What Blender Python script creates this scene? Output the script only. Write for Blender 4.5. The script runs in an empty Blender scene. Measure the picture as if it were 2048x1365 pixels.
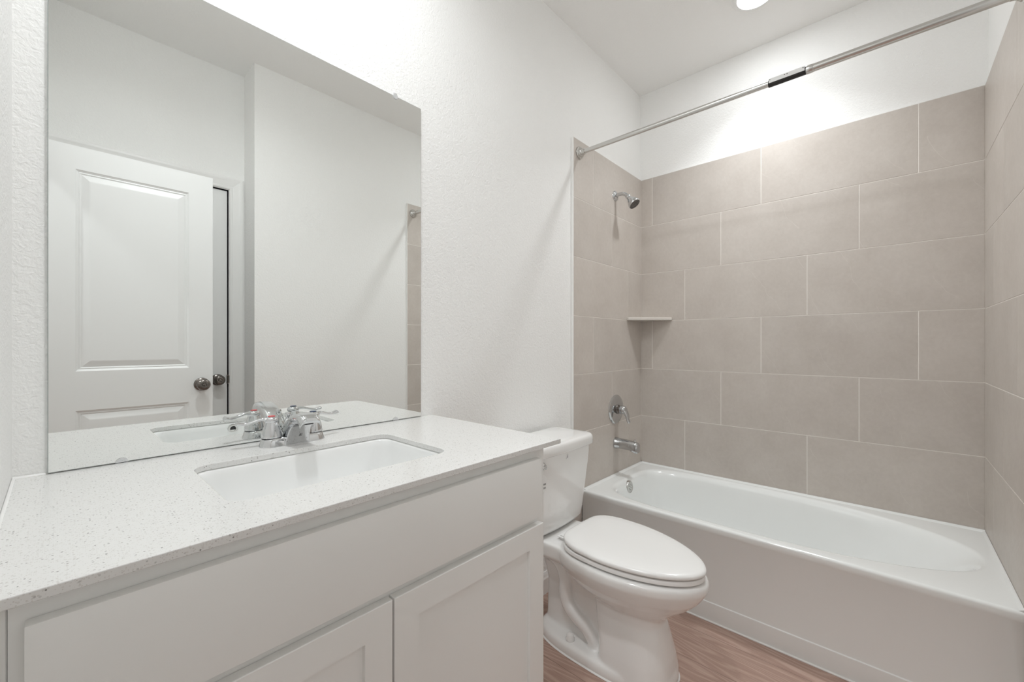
import bpy, bmesh, math, random
from mathutils import Vector, Matrix
random.seed(7)
PI = math.pi

# ------------------------------------------------------------------ camera, world, exposure
SC = bpy.context.scene
COL = SC.collection
F_PX = 830.6; YAW = math.radians(42.384); HC = 1.1841
cd = bpy.data.cameras.new('camera'); cam = bpy.data.objects.new('camera', cd); COL.objects.link(cam)
cam.location = (0, 0, HC); cam.rotation_euler = (PI/2, 0, YAW - PI/2)
cd.sensor_fit = 'HORIZONTAL'; cd.sensor_width = 36; cd.lens = F_PX/2048*36
cd.shift_y = (687.95-682.5)/2048; cd.clip_start = 0.01; cd.clip_end = 60
SC.camera = cam
W = bpy.data.worlds.new('world'); SC.world = W; W.use_nodes = True
W.node_tree.nodes['Background'].inputs[0].default_value = (0.9, 0.95, 1.0, 1)
W.node_tree.nodes['Background'].inputs[1].default_value = 0.3
SC.view_settings.view_transform = 'Standard'; SC.view_settings.look = 'None'
SC.view_settings.gamma = 1; SC.view_settings.use_curve_mapping = False
SC.view_settings.exposure = 0.20
LAMP_W = {'tub': 4.1, 'vanity': 6.2, 'hall': 6.0}      # watts of the ceiling lights; the hall one is added fill
LAMP_COL = (0.950, 0.984, 1.0); LENS_GLOW = 57.0
SC.cycles.max_bounces = 12; SC.cycles.diffuse_bounces = 10; SC.cycles.glossy_bounces = 6
SC.cycles.transmission_bounces = 8; SC.cycles.sample_clamp_indirect = 6

# ------------------------------------------------------------------ room measures (metres)
YW = 1.2202          # painted face of the mirror wall
YT = 1.2082          # face of the tile on it
YR, YRT = -0.2967, -0.2867
XB, XBT = 2.590, 2.580
XF = -0.057          # face of the doorway wall
XE = 0.772           # corner where the wall opposite the mirror steps back
YC = -0.490          # closet wall
ZC = 2.8123
XTILE = 1.795; ZTILE = 2.2517; TH = 0.3071
XTUB = 1.8733; ZTUB = 0.4098

# ------------------------------------------------------------------ materials
def mat(name, col, rough=0.5, metal=0.0, coat=0.0, spec=0.5, **kw):
    m = bpy.data.materials.new(name); m.use_nodes = True
    b = m.node_tree.nodes['Principled BSDF']
    b.inputs['Base Color'].default_value = (*col, 1); b.inputs['Roughness'].default_value = rough
    b.inputs['Metallic'].default_value = metal; b.inputs['Coat Weight'].default_value = coat
    b.inputs['Coat Roughness'].default_value = 0.05
    b.inputs['Specular IOR Level'].default_value = spec
    for k, v in kw.items(): b.inputs[k.replace('_', ' ')].default_value = v
    return m
def N(m, t, **kw):
    n = m.node_tree.nodes.new(t)
    for k, v in kw.items(): setattr(n, k, v)
    return n
def L(m, a, b): m.node_tree.links.new(a, b)
def bsdf(m): return m.node_tree.nodes['Principled BSDF']
def pos(m, sx=1, sy=1, sz=1):
    g = N(m, 'ShaderNodeTexCoord'); p = N(m, 'ShaderNodeMapping'); p.inputs['Scale'].default_value = (sx, sy, sz)
    L(m, g.outputs['Object'], p.inputs[0]); return p.outputs[0]
def noise(m, v, scale, detail=2, rough=0.5, dist=0):
    n = N(m, 'ShaderNodeTexNoise'); n.inputs['Scale'].default_value = scale; n.inputs['Detail'].default_value = detail
    n.inputs['Roughness'].default_value = rough; n.inputs['Distortion'].default_value = dist
    L(m, v, n.inputs['Vector']); return n.outputs['Fac']
def ramp(m, f, stops):
    r = N(m, 'ShaderNodeValToRGB'); e = r.color_ramp.elements
    while len(e) < len(stops): e.new(0.5)
    for i, (p, c) in enumerate(stops):
        e[i].position = p; e[i].color = (*c, 1) if len(c) == 3 else c
    L(m, f, r.inputs[0]); return r.outputs[0]
def bump(m, h, strength, dist):
    b = N(m, 'ShaderNodeBump'); b.inputs['Strength'].default_value = strength; b.inputs['Distance'].default_value = dist
    L(m, h, b.inputs['Height']); L(m, b.outputs[0], bsdf(m).inputs['Normal'])
def mix(m, f, a, b, mode='MIX'):
    n = N(m, 'ShaderNodeMix', data_type='RGBA', blend_type=mode)
    for i, v in ((0, f), (6, a), (7, b)):
        if hasattr(v, 'links'): L(m, v, n.inputs[i])
        elif i == 0: n.inputs[0].default_value = v
        else: n.inputs[i].default_value = (*v, 1)
    return n.outputs[2]
def math_(m, op, a, b=0.0):
    n = N(m, 'ShaderNodeMath', operation=op)
    for i, v in ((0, a), (1, b)):
        if hasattr(v, 'links'): L(m, v, n.inputs[i])
        else: n.inputs[i].default_value = v
    return n.outputs[0]

def wall_paint(name, col, s=1.0):
    m = mat(name, col, 0.62, spec=0.35)
    p = pos(m); a = noise(m, p, 95, 3, 0.55, 0.6); b = noise(m, p, 230, 2)
    h = math_(m, 'ADD', math_(m, 'MULTIPLY', a, 1.0), math_(m, 'MULTIPLY', b, 0.35))
    bump(m, h, 0.55*s, 0.004); return m
M_WALL = wall_paint('orange_peel_paint', (0.895, 0.893, 0.882))
M_CEIL = wall_paint('ceiling_paint', (0.895, 0.890, 0.878), 0.6)
M_TRIM = mat('trim_paint', (0.86, 0.855, 0.845), 0.35)
M_DOOR = mat('door_paint', (0.84, 0.845, 0.84), 0.38)
M_CAB = mat('cabinet_paint', (0.855, 0.855, 0.840), 0.36)
M_CHROME = mat('chrome', (0.70, 0.71, 0.72), 0.05, 1.0)
M_CHROME_W = mat('polished_chrome', (0.60, 0.61, 0.62), 0.09, 1.0)
M_NICKEL = mat('brushed_nickel', (0.62, 0.61, 0.59), 0.24, 1.0)
M_ROD = mat('satin_rod', (0.66, 0.65, 0.63), 0.22, 1.0)
M_KNOB = mat('antique_nickel', (0.21, 0.19, 0.175), 0.25, 1.0)
M_DARK = mat('black_plastic', (0.02, 0.019, 0.018), 0.5)
M_GREY = mat('grey_plastic', (0.35, 0.34, 0.33), 0.5)
M_FACE = mat('spray_face', (0.09, 0.08, 0.075), 0.5)
M_PORC = mat('porcelain', (0.87, 0.865, 0.855), 0.12, coat=0.6)
M_SEAT = mat('seat_plastic', (0.88, 0.875, 0.865), 0.18)
M_SINK = mat('sink_porcelain', (0.87, 0.875, 0.87), 0.1, coat=0.6)
M_TUB = mat('tub_enamel', (0.855, 0.872, 0.866), 0.13, coat=0.5)
M_SHELF = mat('shelf_stone', (0.68, 0.64, 0.595), 0.3)
M_CAULK = mat('caulk', (0.85, 0.845, 0.83), 0.4)
M_GROUT = mat('grout', (0.86, 0.825, 0.78), 0.75)
M_RED = mat('red_dot', (0.65, 0.05, 0.06), 0.3)
M_BLUE = mat('blue_dot', (0.03, 0.05, 0.10), 0.3)
M_LABEL = mat('paper_label', (0.86, 0.86, 0.85), 0.5)
M_INK = mat('ink', (0.03, 0.03, 0.03), 0.5)
M_MIRROR = mat('mirror_silver', (0.915, 0.93, 0.918), 0.0, 1.0)
M_EDGE = mat('glass_edge', (0.33, 0.37, 0.36), 0.15)
M_CLEAR = mat('clear_plastic', (0.9, 0.9, 0.9), 0.12, spec=0.6); bsdf(M_CLEAR).inputs['Transmission Weight'].default_value = 0.55
M_LENS = mat('lamp_lens', (0.9, 0.9, 0.9), 0.4)
bsdf(M_LENS).inputs['Emission Color'].default_value = (*LAMP_COL, 1); bsdf(M_LENS).inputs['Emission Strength'].default_value = LENS_GLOW

# quartz worktop: white with small grey chips
M_QUARTZ = mat('speckled_quartz', (0.85, 0.84, 0.82), 0.2, coat=0.15)
def _q():
    m = M_QUARTZ; p = pos(m)
    col = (0.765, 0.760, 0.748)
    def chips(scale, dens, size, dark, base):
        v = N(m, 'ShaderNodeTexVoronoi'); v.inputs['Scale'].default_value = scale; L(m, p, v.inputs['Vector'])
        s = N(m, 'ShaderNodeSeparateColor'); L(m, v.outputs['Color'], s.inputs[0])
        a = math_(m, 'LESS_THAN', s.outputs[0], dens); d = math_(m, 'LESS_THAN', v.outputs['Distance'], size)
        f = math_(m, 'MULTIPLY', a, d); f = math_(m, 'MULTIPLY', f, math_(m, 'ADD', math_(m, 'MULTIPLY', s.outputs[1], 0.7), 0.3))
        return mix(m, f, base, dark)
    c = chips(300, 0.26, 0.36, (0.60, 0.58, 0.56), col)
    c = chips(560, 0.30, 0.42, (0.62, 0.60, 0.58), c)
    c = chips(250, 0.15, 0.29, (0.24, 0.23, 0.22), c)
    L(m, c, bsdf(m).inputs['Base Color'])
_q()

# large format stone-look tile
M_TILE = mat('stone_tile', (0.5, 0.455, 0.415), 0.42, spec=0.4)
def _t():
    m = M_TILE; g = N(m, 'ShaderNodeNewGeometry'); p = pos(m)
    off = N(m, 'ShaderNodeVectorMath', operation='ADD'); L(m, p, off.inputs[0])
    k = N(m, 'ShaderNodeVectorMath', operation='SCALE'); k.inputs[0].default_value = (7, 5, 9)
    L(m, g.outputs['Random Per Island'], k.inputs['Scale']); L(m, k.outputs[0], off.inputs[1]); v = off.outputs[0]
    cloud = noise(m, v, 5, 5, 0.6)
    fine = noise(m, v, 60, 4, 0.7)
    c = ramp(m, cloud, [(0.3, (0.530, 0.480, 0.438)), (0.7, (0.598, 0.550, 0.508))])
    c = mix(m, 0.10, c, ramp(m, fine, [(0.35, (0.41, 0.37, 0.335)), (0.65, (0.70, 0.66, 0.62))]))
    # sparse pale scratches and veins
    sx = N(m, 'ShaderNodeSeparateXYZ'); L(m, v, sx.inputs[0])
    u = math_(m, 'ADD', math_(m, 'MULTIPLY', math_(m, 'SUBTRACT', sx.outputs[0], sx.outputs[1]), 1.0), math_(m, 'MULTIPLY', sx.outputs[2], 0.55))
    u = math_(m, 'ADD', math_(m, 'MULTIPLY', u, 4.2), math_(m, 'MULTIPLY', noise(m, v, 3.0, 3, 0.5), 0.9))
    line = math_(m, 'LESS_THAN', math_(m, 'FRACT', u), 0.0085)
    line = math_(m, 'MULTIPLY', line, math_(m, 'GREATER_THAN', noise(m, v, 6.0, 1), 0.53))
    c = mix(m, math_(m, 'MULTIPLY', line, 0.26), c, (0.74, 0.70, 0.66))
    hsv = N(m, 'ShaderNodeHueSaturation'); L(m, c, hsv.inputs['Color'])
    L(m, math_(m, 'ADD', math_(m, 'MULTIPLY', g.outputs['Random Per Island'], 0.07), 0.965), hsv.inputs['Value'])
    L(m, hsv.outputs[0], bsdf(m).inputs['Base Color'])
    bump(m, fine, 0.12, 0.001)
_t()

# vinyl plank floor, boards running towards the mirror wall
M_FLOOR = mat('vinyl_plank', (0.4, 0.28, 0.23), 0.38)
def _f():
    m = M_FLOOR; g = N(m, 'ShaderNodeTexCoord'); s = N(m, 'ShaderNodeSeparateXYZ'); L(m, g.outputs['Object'], s.inputs[0])
    c = N(m, 'ShaderNodeCombineXYZ'); L(m, s.outputs[1], c.inputs[0]); L(m, s.outputs[0], c.inputs[1])
    br = N(m, 'ShaderNodeTexBrick'); L(m, c.outputs[0], br.inputs['Vector'])
    for k, v in (('Scale', 1.0), ('Mortar Size', 0.0009), ('Mortar Smooth', 0.2), ('Bias', 0), ('Brick Width', 1.22), ('Row Height', 0.178)):
        br.inputs[k].default_value = v
    br.offset = 0.37
    br.inputs['Color1'].default_value = (0, 0, 0, 1); br.inputs['Color2'].default_value = (1, 1, 1, 1); br.inputs['Mortar'].default_value = (0.5, 0.5, 0.5, 1)
    sep = N(m, 'ShaderNodeSeparateColor'); L(m, br.outputs['Color'], sep.inputs[0]); r = sep.outputs[0]
    cv = N(m, 'ShaderNodeCombineXYZ')
    L(m, math_(m, 'ADD', math_(m, 'MULTIPLY', s.outputs[0], 5.5), math_(m, 'MULTIPLY', r, 17)), cv.inputs[0])
    L(m, math_(m, 'ADD', math_(m, 'MULTIPLY', s.outputs[1], 1.0), math_(m, 'MULTIPLY', r, 5)), cv.inputs[1])
    n = noise(m, cv.outputs[0], 1.25, 1.5, 0.4, 0.35)
    rings = math_(m, 'SINE', math_(m, 'MULTIPLY', n, 120))
    cf = N(m, 'ShaderNodeMapping'); cf.inputs['Scale'].default_value = (110, 6, 1); L(m, g.outputs['Object'], cf.inputs[0])
    fib = noise(m, cf.outputs[0], 1.6, 3, 0.6)
    col = ramp(m, fib, [(0.25, (0.385, 0.250, 0.200)), (0.75, (0.530, 0.375, 0.315))])
    col = mix(m, ramp(m, rings, [(0.60, (0, 0, 0)), (0.98, (0.26, 0.26, 0.26))]), col, (0.66, 0.50, 0.43))
    col = mix(m, ramp(m, rings, [(0.0, (0.20, 0.20, 0.20)), (0.12, (0, 0, 0))]), col, (0.27, 0.165, 0.125))
    hsv = N(m, 'ShaderNodeHueSaturation'); L(m, col, hsv.inputs['Color']); L(m, math_(m, 'ADD', math_(m, 'MULTIPLY', r, 0.16), 0.92), hsv.inputs['Value'])
    col = mix(m, br.outputs['Fac'], hsv.outputs[0], (0.16, 0.10, 0.08))
    L(m, col, bsdf(m).inputs['Base Color']); bump(m, fib, 0.08, 0.001)
_f()

# ------------------------------------------------------------------ mesh helpers
def new(): return bmesh.new()
def merge(bm, tmp):
    me = bpy.data.meshes.new('tmp'); tmp.to_mesh(me); tmp.free(); bm.from_mesh(me); bpy.data.meshes.remove(me)
def box(bm, x0, x1, y0, y1, z0, z1, bev=0, seg=2, mi=0):
    t = new(); vs = [t.verts.new((x, y, z)) for x in (x0, x1) for y in (y0, y1) for z in (z0, z1)]
    for f in ((0, 1, 3, 2), (4, 6, 7, 5), (0, 4, 5, 1), (2, 3, 7, 6), (0, 2, 6, 4), (1, 5, 7, 3)): t.faces.new([vs[i] for i in f])
    if bev: bmesh.ops.bevel(t, geom=t.edges[:], offset=bev, segments=seg, profile=0.7, affect='EDGES')
    bmesh.ops.recalc_face_normals(t, faces=t.faces[:])
    for f in t.faces: f.material_index = mi
    merge(bm, t); return bm
def loft(bm, rings, cap0=True, cap1=True, closed=True, mi=0, recalc=True, loop=False):
    t = new(); R = [[t.verts.new(p) for p in r] for r in rings]; n = len(R[0])
    pairs = list(zip(R[:-1], R[1:])) + ([(R[-1], R[0])] if loop else [])
    for a, b in pairs:
        for i in range(n if closed else n-1):
            j = (i+1) % n
            try: t.faces.new((a[i], a[j], b[j], b[i]))
            except ValueError: pass
    if cap0 and not loop: t.faces.new(R[0][::-1])
    if cap1 and not loop: t.faces.new(R[-1])
    bmesh.ops.remove_doubles(t, verts=t.verts[:], dist=1e-6)
    if recalc: bmesh.ops.recalc_face_normals(t, faces=t.faces[:])
    for f in t.faces: f.material_index = mi
    merge(bm, t); return bm
def frame_of(d):
    d = Vector(d).normalized(); a = Vector((0, 0, 1)) if abs(d.z) < 0.9 else Vector((1, 0, 0))
    u = d.cross(a).normalized(); v = d.cross(u).normalized(); return d, u, v
def lathe(bm, prof, o, d, n=40, mi=0, cap0=True, cap1=True):
    d, u, v = frame_of(d); o = Vector(o)
    rings = [[o + d*h + (u*math.cos(2*PI*i/n) + v*math.sin(2*PI*i/n))*max(r, 1e-5) for i in range(n)] for r, h in prof]
    return loft(bm, rings, cap0, cap1, mi=mi)
def tube(bm, pts, rad, n=20, sx=1, sy=1, mi=0, up=None):
    pts = [Vector(p) for p in pts]
    if not hasattr(rad, '__len__'): rad = [rad]*len(pts)
    rings = []; pu = None
    for i, p in enumerate(pts):
        d = (pts[min(i+1, len(pts)-1)] - pts[max(i-1, 0)]).normalized()
        if pu is None:
            pu = Vector(up) if up else frame_of(d)[1]
        u = (pu - d*pu.dot(d)).normalized(); v = d.cross(u).normalized(); pu = u
        rings.append([p + u*math.cos(2*PI*k/n)*rad[i]*sx + v*math.sin(2*PI*k/n)*rad[i]*sy for k in range(n)])
    return loft(bm, rings, mi=mi)
def smooth_path(ctrl, n=24):
    ctrl = [Vector(c) for c in ctrl]; P = [ctrl[0]*2-ctrl[1]] + ctrl + [ctrl[-1]*2-ctrl[-2]]; out = []
    segs = len(ctrl)-1
    for s in range(n+1):
        t = s/n*segs; i = min(int(t), segs-1); t -= i; a, b, c, d = P[i:i+4]
        out.append(0.5*((2*b)+(c-a)*t+(2*a-5*b+4*c-d)*t*t+(3*b-a-3*c+d)*t*t*t))
    return out
def sring(cx, cy, hx, hy, z, e=2.0, n=64, hy2=None, e2=None):
    """super-ellipse ring; hy2/e2 give the -y half its own length and squareness"""
    out = []
    for i in range(n):
        a = 2*PI*i/n; c, s = math.cos(a), math.sin(a)
        ee, hh = (e, hy) if s >= 0 else (e2 or e, hy2 or hy)
        out.append(Vector((cx + hx*math.copysign(abs(c)**(2/ee), c), cy + hh*math.copysign(abs(s)**(2/ee), s), z)))
    return out
def rrect(x0, x1, y0, y1, z, r, k=8):
    out = []
    for cx, cy, a0 in ((x1-r, y1-r, 0), (x0+r, y1-r, 90), (x0+r, y0+r, 180), (x1-r, y0+r, 270)):
        for i in range(k+1):
            a = math.radians(a0 + 90*i/k); out.append(Vector((cx + r*math.cos(a), cy + r*math.sin(a), z)))
    return out
def flat_ring(bm, outer, inner, mi=0, up=True):
    """planar face set between an outer outline and a hole"""
    t = new(); es = []
    for loop in (outer, inner):
        vs = [t.verts.new(p) for p in loop]
        es += [t.edges.new((vs[i], vs[(i+1) % len(vs)])) for i in range(len(vs))]
    bmesh.ops.triangle_fill(t, use_beauty=True, use_dissolve=False, edges=es)
    for f in t.faces:
        f.normal_update()
        if (f.normal.z < 0) == up: f.normal_flip()
        f.material_index = mi
    merge(bm, t)
WL = {}
def obj(name, bm, m, parent=None, origin=None, smooth=None, mods=(), tube_kind=None):
    if isinstance(bm, bmesh.types.BMesh):
        me = bpy.data.meshes.new(name); bm.to_mesh(me); bm.free()
    else: me = bm
    for mm in (m if isinstance(m, (list, tuple)) else [m]): me.materials.append(mm)
    if smooth is not None:
        me.polygons.foreach_set('use_smooth', [True]*len(me.polygons))
        if smooth < 179: me.set_sharp_from_angle(angle=math.radians(smooth))
    pw = WL[parent.name] if parent else Vector((0, 0, 0))
    if origin is None:
        if parent: origin = pw
        else:
            xs = [v.co for v in me.vertices]
            origin = Vector(((min(v.x for v in xs)+max(v.x for v in xs))/2, (min(v.y for v in xs)+max(v.y for v in xs))/2, min(v.z for v in xs)))
    origin = Vector(origin); me.transform(Matrix.Translation(-origin))
    o = bpy.data.objects.new(name, me); COL.objects.link(o); o.parent = parent; o.location = origin - pw
    WL[o.name] = origin
    for kind, props in mods:
        md = o.modifiers.new(kind.lower(), kind)
        for k, v in props.items(): setattr(md, k, v)
    return o
def thing(name, loc, label, cat, group=None):
    o = bpy.data.objects.new(name, None); COL.objects.link(o); o.location = loc; o.empty_display_size = 0.05
    WL[o.name] = Vector(loc); o['label'] = label; o['category'] = cat
    if group: o['group'] = group
    return o
def tag(o, label, cat, group=None):
    o['label'] = label; o['category'] = cat
    if group: o['group'] = group
    return o
def struct(o, label=None, cat=None):
    o['kind'] = 'structure'
    if label: o['label'] = label
    if cat: o['category'] = cat
    return o

# ------------------------------------------------------------------ room shell
HX = -1.50            # far side of the hall beyond the doorway
bm = new(); box(bm, HX, XB, -1.3, YW, -0.06, 0)
struct(obj('floor', bm, M_FLOOR, origin=(0, 0, 0)), 'reddish brown wood-look plank floor between toilet and bathtub', 'floor')
bm = new(); box(bm, HX, XB, -1.3, YW, ZC, ZC+0.08)
struct(obj('ceiling', bm, M_CEIL, origin=(0, 0, ZC)), 'smooth white ceiling with a round light above the bathtub', 'ceiling')
bm = new(); box(bm, HX-0.1, XB+0.1, YW, YW+0.1, -0.06, ZC+0.08)
wl = struct(obj('wall_left', bm, M_WALL, origin=(1, YW, 0)), 'white textured wall behind the mirror, vanity and toilet', 'wall')
bm = new(); box(bm, XB, XB+0.1, YR-0.1, YW, -0.06, ZC+0.08)
wb = struct(obj('wall_back', bm, M_WALL, origin=(XB, 0.4, 0)), 'white wall above the tile along the long side of the bathtub', 'wall')
bm = new(); box(bm, XE, XB, YR-0.1, YR, -0.06, ZC+0.08); box(bm, XE, XE+0.1, -1.3, YR-0.1, -0.06, ZC+0.08)
wr = struct(obj('wall_right', bm, M_WALL, origin=(1.6, YR, 0)), 'white wall facing the mirror, running to the foot of the bathtub', 'wall')
# closet wall with its door opening
CX0, CX1, CZ = 0.018, 0.690, 2.100
bm = new()
box(bm, XF, CX0, YC-0.1, YC, 0, ZC); box(bm, CX1, XE, YC-0.1, YC, 0, ZC); box(bm, CX0, CX1, YC-0.1, YC, CZ, ZC)
box(bm, XF, XE, YC-0.16, YC-0.12, 0, ZC)
struct(obj('wall_closet', bm, M_WALL, origin=(0.3, YC, 0)), 'white wall round the closet door, seen in the mirror', 'wall')
# doorway wall
DY0, DY1, DZ = -0.205, 0.420, 2.06
bm = new()
box(bm, XF-0.115, XF, DY1, YW, 0, ZC); box(bm, XF-0.115, XF, -1.3, DY0, 0, ZC); box(bm, XF-0.115, XF, DY0, DY1, DZ, ZC)
struct(obj('wall_front', bm, M_WALL, origin=(XF, 0.8, 0)), 'white wall at the left end of the vanity, holding the doorway', 'wall')
bm = new(); box(bm, HX-0.1, HX, -1.3, YW, 0, ZC); box(bm, HX-0.1, XE, -1.4, -1.3, 0, ZC)
struct(obj('wall_hall', bm, M_WALL, origin=(HX, 0, 0)), 'white hall wall beyond the doorway', 'wall')

# tile surround: each wall's tiles and grout
def tiles(name, parent, rects, place, slab, axis_pt):
    bm = new()
    for p in slab: box(bm, *p, mi=1)
    t = new()
    for (u0, u1, z0, z1) in rects:
        def rr(d, i): return [t.verts.new(place(u, z, d)) for u, z in ((u0+i, z0+i), (u1-i, z0+i), (u1-i, z1-i), (u0+i, z1-i))]
        a, b, c, e = rr(0.004, 0), rr(0.0005, 0), rr(0.0001, 0.0006), rr(0.0, 0.0016)
        for p, q in ((a, b), (b, c), (c, e)):
            for i in range(4): t.faces.new((p[i], p[(i+1) % 4], q[(i+1) % 4], q[i]))
        t.faces.new(e)
    bmesh.ops.recalc_face_normals(t, faces=t.faces[:])
    me0 = t.faces[4] if False else None
    merge(bm, t)
    return obj(name, bm, [M_TILE, M_GROUT], parent, origin=axis_pt)
def rows(u0, u1, joints, zfun=lambda k, a, b: None, nrow=6, zmin=ZTUB):
    out = []; G = 0.0016
    for k in range(nrow):
        zt = ZTILE - k*TH; zb = max(zt - TH, zmin)
        if zt - zb < 0.01: continue
        js = sorted({u0, u1} | {j + 0.6115*n for j in [joints[k % 3]] for n in range(-5, 6) if u0+0.01 < j + 0.6115*n < u1-0.01})
        for a, b in zip(js[:-1], js[1:]):
            out.append((a+(G if a > u0 else 0.0008), b-(G if b < u1 else 0.0008), zb+G, zt-(G if k else 0)))
    return out
J_BACK = [0.522, 0.1128, 0.3166]; J_SIDE = [1.9946, 2.197, 2.397]
tiles('tile_surround', wb, rows(YRT, YT, J_BACK), lambda u, z, d: (XBT+d, u, z),
      [(XBT+0.0012, XB, YR, YW, ZTUB-0.02, ZTILE)], (XB, 0.46, ZTUB))
def side_rects():
    r = rows(XTILE, XBT, J_SIDE)
    lower = []
    for k in range(6, 8):
        zt = ZTILE - k*TH; zb = max(zt-TH, 0.0)
        lower.append((XTILE+0.0008, XTUB-0.002, zb+0.0013, zt-0.0013))
    return r + lower
tiles('tile_surround', wl, side_rects(), lambda u, z, d: (u, YT+d, z),
      [(XTILE, XB, YT+0.0012, YW, ZTUB-0.02, ZTILE), (XTILE, XTUB, YT+0.0012, YW, 0, ZTUB)], (2.19, YW, ZTUB))
tiles('tile_surround', wr, side_rects(), lambda u, z, d: (u, YRT-d, z),
      [(XTILE, XB, YR, YRT-0.0012, ZTUB-0.02, ZTILE), (XTILE, XTUB, YR, YRT-0.0012, 0, ZTUB)], (2.19, YR, ZTUB))
# pale edge strip closing the tile on both side walls
for par, y0, y1 in ((wl, YT-0.0006, YW), (wr, YR, YRT+0.0006)):
    bm = new(); box(bm, XTILE-0.0045, XTILE+0.0008, y0, y1, 0.0, ZTILE, 0.001, 1); box(bm, XTILE, XB, y0+0.002, y1-0.002, ZTILE-0.0005, ZTILE+0.0035)
    obj('edge_strip', bm, M_CAULK, par)
bm = new(); box(bm, XBT+0.002, XB, YR, YW, ZTILE-0.0005, ZTILE+0.0035); obj('edge_strip', bm, M_CAULK, wb)

# baseboards
def base_prof(h=0.098, t=0.014): return [(0, 0), (t, 0), (t, h*0.72), (t*0.75, h*0.80), (t*0.62, h*0.90), (t*0.3, h), (0, h)]
bm = new(); loft(bm, [[Vector((x, YW-d, z)) for d, z in base_prof()] for x in (0.872, XTILE-0.0045)])
struct(obj('baseboard_left', bm, M_TRIM), 'white baseboard behind the toilet', 'baseboard')
bm = new(); loft(bm, [[Vector((x, YR+d, z)) for d, z in base_prof()] for x in (XE, XTILE-0.0045)])
struct(obj('baseboard_right', bm, M_TRIM), 'white baseboard under the wall facing the mirror', 'baseboard')

# ------------------------------------------------------------------ doors
def knob(bm, o, d, s=1.0):
    prof = [(0.033, 0), (0.033, 0.003), (0.030, 0.007), (0.020, 0.010), (0.0125, 0.013), (0.0115, 0.026), (0.014, 0.030),
            (0.024, 0.036), (0.0285, 0.043), (0.0290, 0.050), (0.0265, 0.057), (0.0200, 0.0625), (0.0125, 0.0645), (0.0108, 0.0640), (0.0100, 0.0615), (0.0075, 0.0612), (0.0065, 0.0660), (0.0040, 0.0672), (0.0, 0.0672)]
    lathe(bm, [(r*s, h*s) for r, h in prof], o, d, 40)
def panel_door(P, w, h, th, mx, panels):
    """P(u, v, z): u across, v outwards of the face, z up"""
    bm = new(); t = new()
    def quad(u0, u1, z0, z1, v=0):
        vs = [t.verts.new(P(a, v, b)) for a, b in ((u0, z0), (u1, z0), (u1, z1), (u0, z1))]; t.faces.new(vs)
    quad(0, mx, 0, h); quad(w-mx, w, 0, h)
    zz = 0
    for (a, b) in panels:
        quad(mx, w-mx, zz, a); zz = b
        rings = []
        for ins, dep in ((0, 0), (0.004, -0.0035), (0.009, -0.0065), (0.013, -0.0055), (0.018, -0.0085), (0.042, -0.0015), (0.046, -0.0010)):
            rings.append([t.verts.new(P(u, dep, z)) for u, z in ((mx+ins, a+ins), (w-mx-ins, a+ins), (w-mx-ins, b-ins), (mx+ins, b-ins))])
        for p, q in zip(rings[:-1], rings[1:]):
            for i in range(4): t.faces.new((p[i], p[(i+1) % 4], q[(i+1) % 4], q[i]))
        t.faces.new(rings[-1])
    quad(mx, w-mx, zz, h)
    # back and edges
    f = [t.verts.new(P(a, 0, b)) for a, b in ((0, 0), (w, 0), (w, h), (0, h))]
    k = [t.verts.new(P(a, -th, b)) for a, b in ((0, 0), (w, 0), (w, h), (0, h))]
    for i in range(4): t.faces.new((f[i], f[(i+1) % 4], k[(i+1) % 4], k[i]))
    t.faces.new(k)
    bmesh.ops.remove_doubles(t, verts=t.verts[:], dist=1e-5)
    bmesh.ops.recalc_face_normals(t, faces=t.faces[:]); merge(bm, t); return bm
# the open entry door, hinged on the doorway wall
th = math.atan2(0.010, 0.585); DO = Vector((-0.044, -0.1805, 0.012)); DU = Vector((math.cos(th), math.sin(th), 0)); DN = Vector((-math.sin(th), math.cos(th), 0))
P = lambda u, v, z: DO + DU*u + DN*v + Vector((0, 0, z))
DW = 0.589
bm = panel_door(P, DW, 2.030, 0.035, 0.098, [(0.215, 0.880), (1.052, 1.930)])
d1 = struct(obj('door_1', bm, M_DOOR, origin=DO), 'open white two-panel door with a dark round knob, seen in the mirror', 'door')
bm = new(); knob(bm, P(DW-0.047, 0, 0.966), DN); obj('door_knob', bm, M_KNOB, d1, smooth=40)
bm = new(); knob(bm, P(DW-0.047, -0.035, 0.966), -DN); obj('door_knob', bm, M_KNOB, d1, smooth=40)
for z in (0.20, 1.02, 1.83):
    bm = new(); lathe(bm, [(0.006, 0), (0.006, 0.09)], P(-0.006, 0.004, z), (0, 0, 1), 16); box(bm, -0.0555, -0.044, -0.181, -0.1795, z+0.012, z+0.102)
    obj('hinge', bm, M_KNOB, d1, smooth=30)
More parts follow.
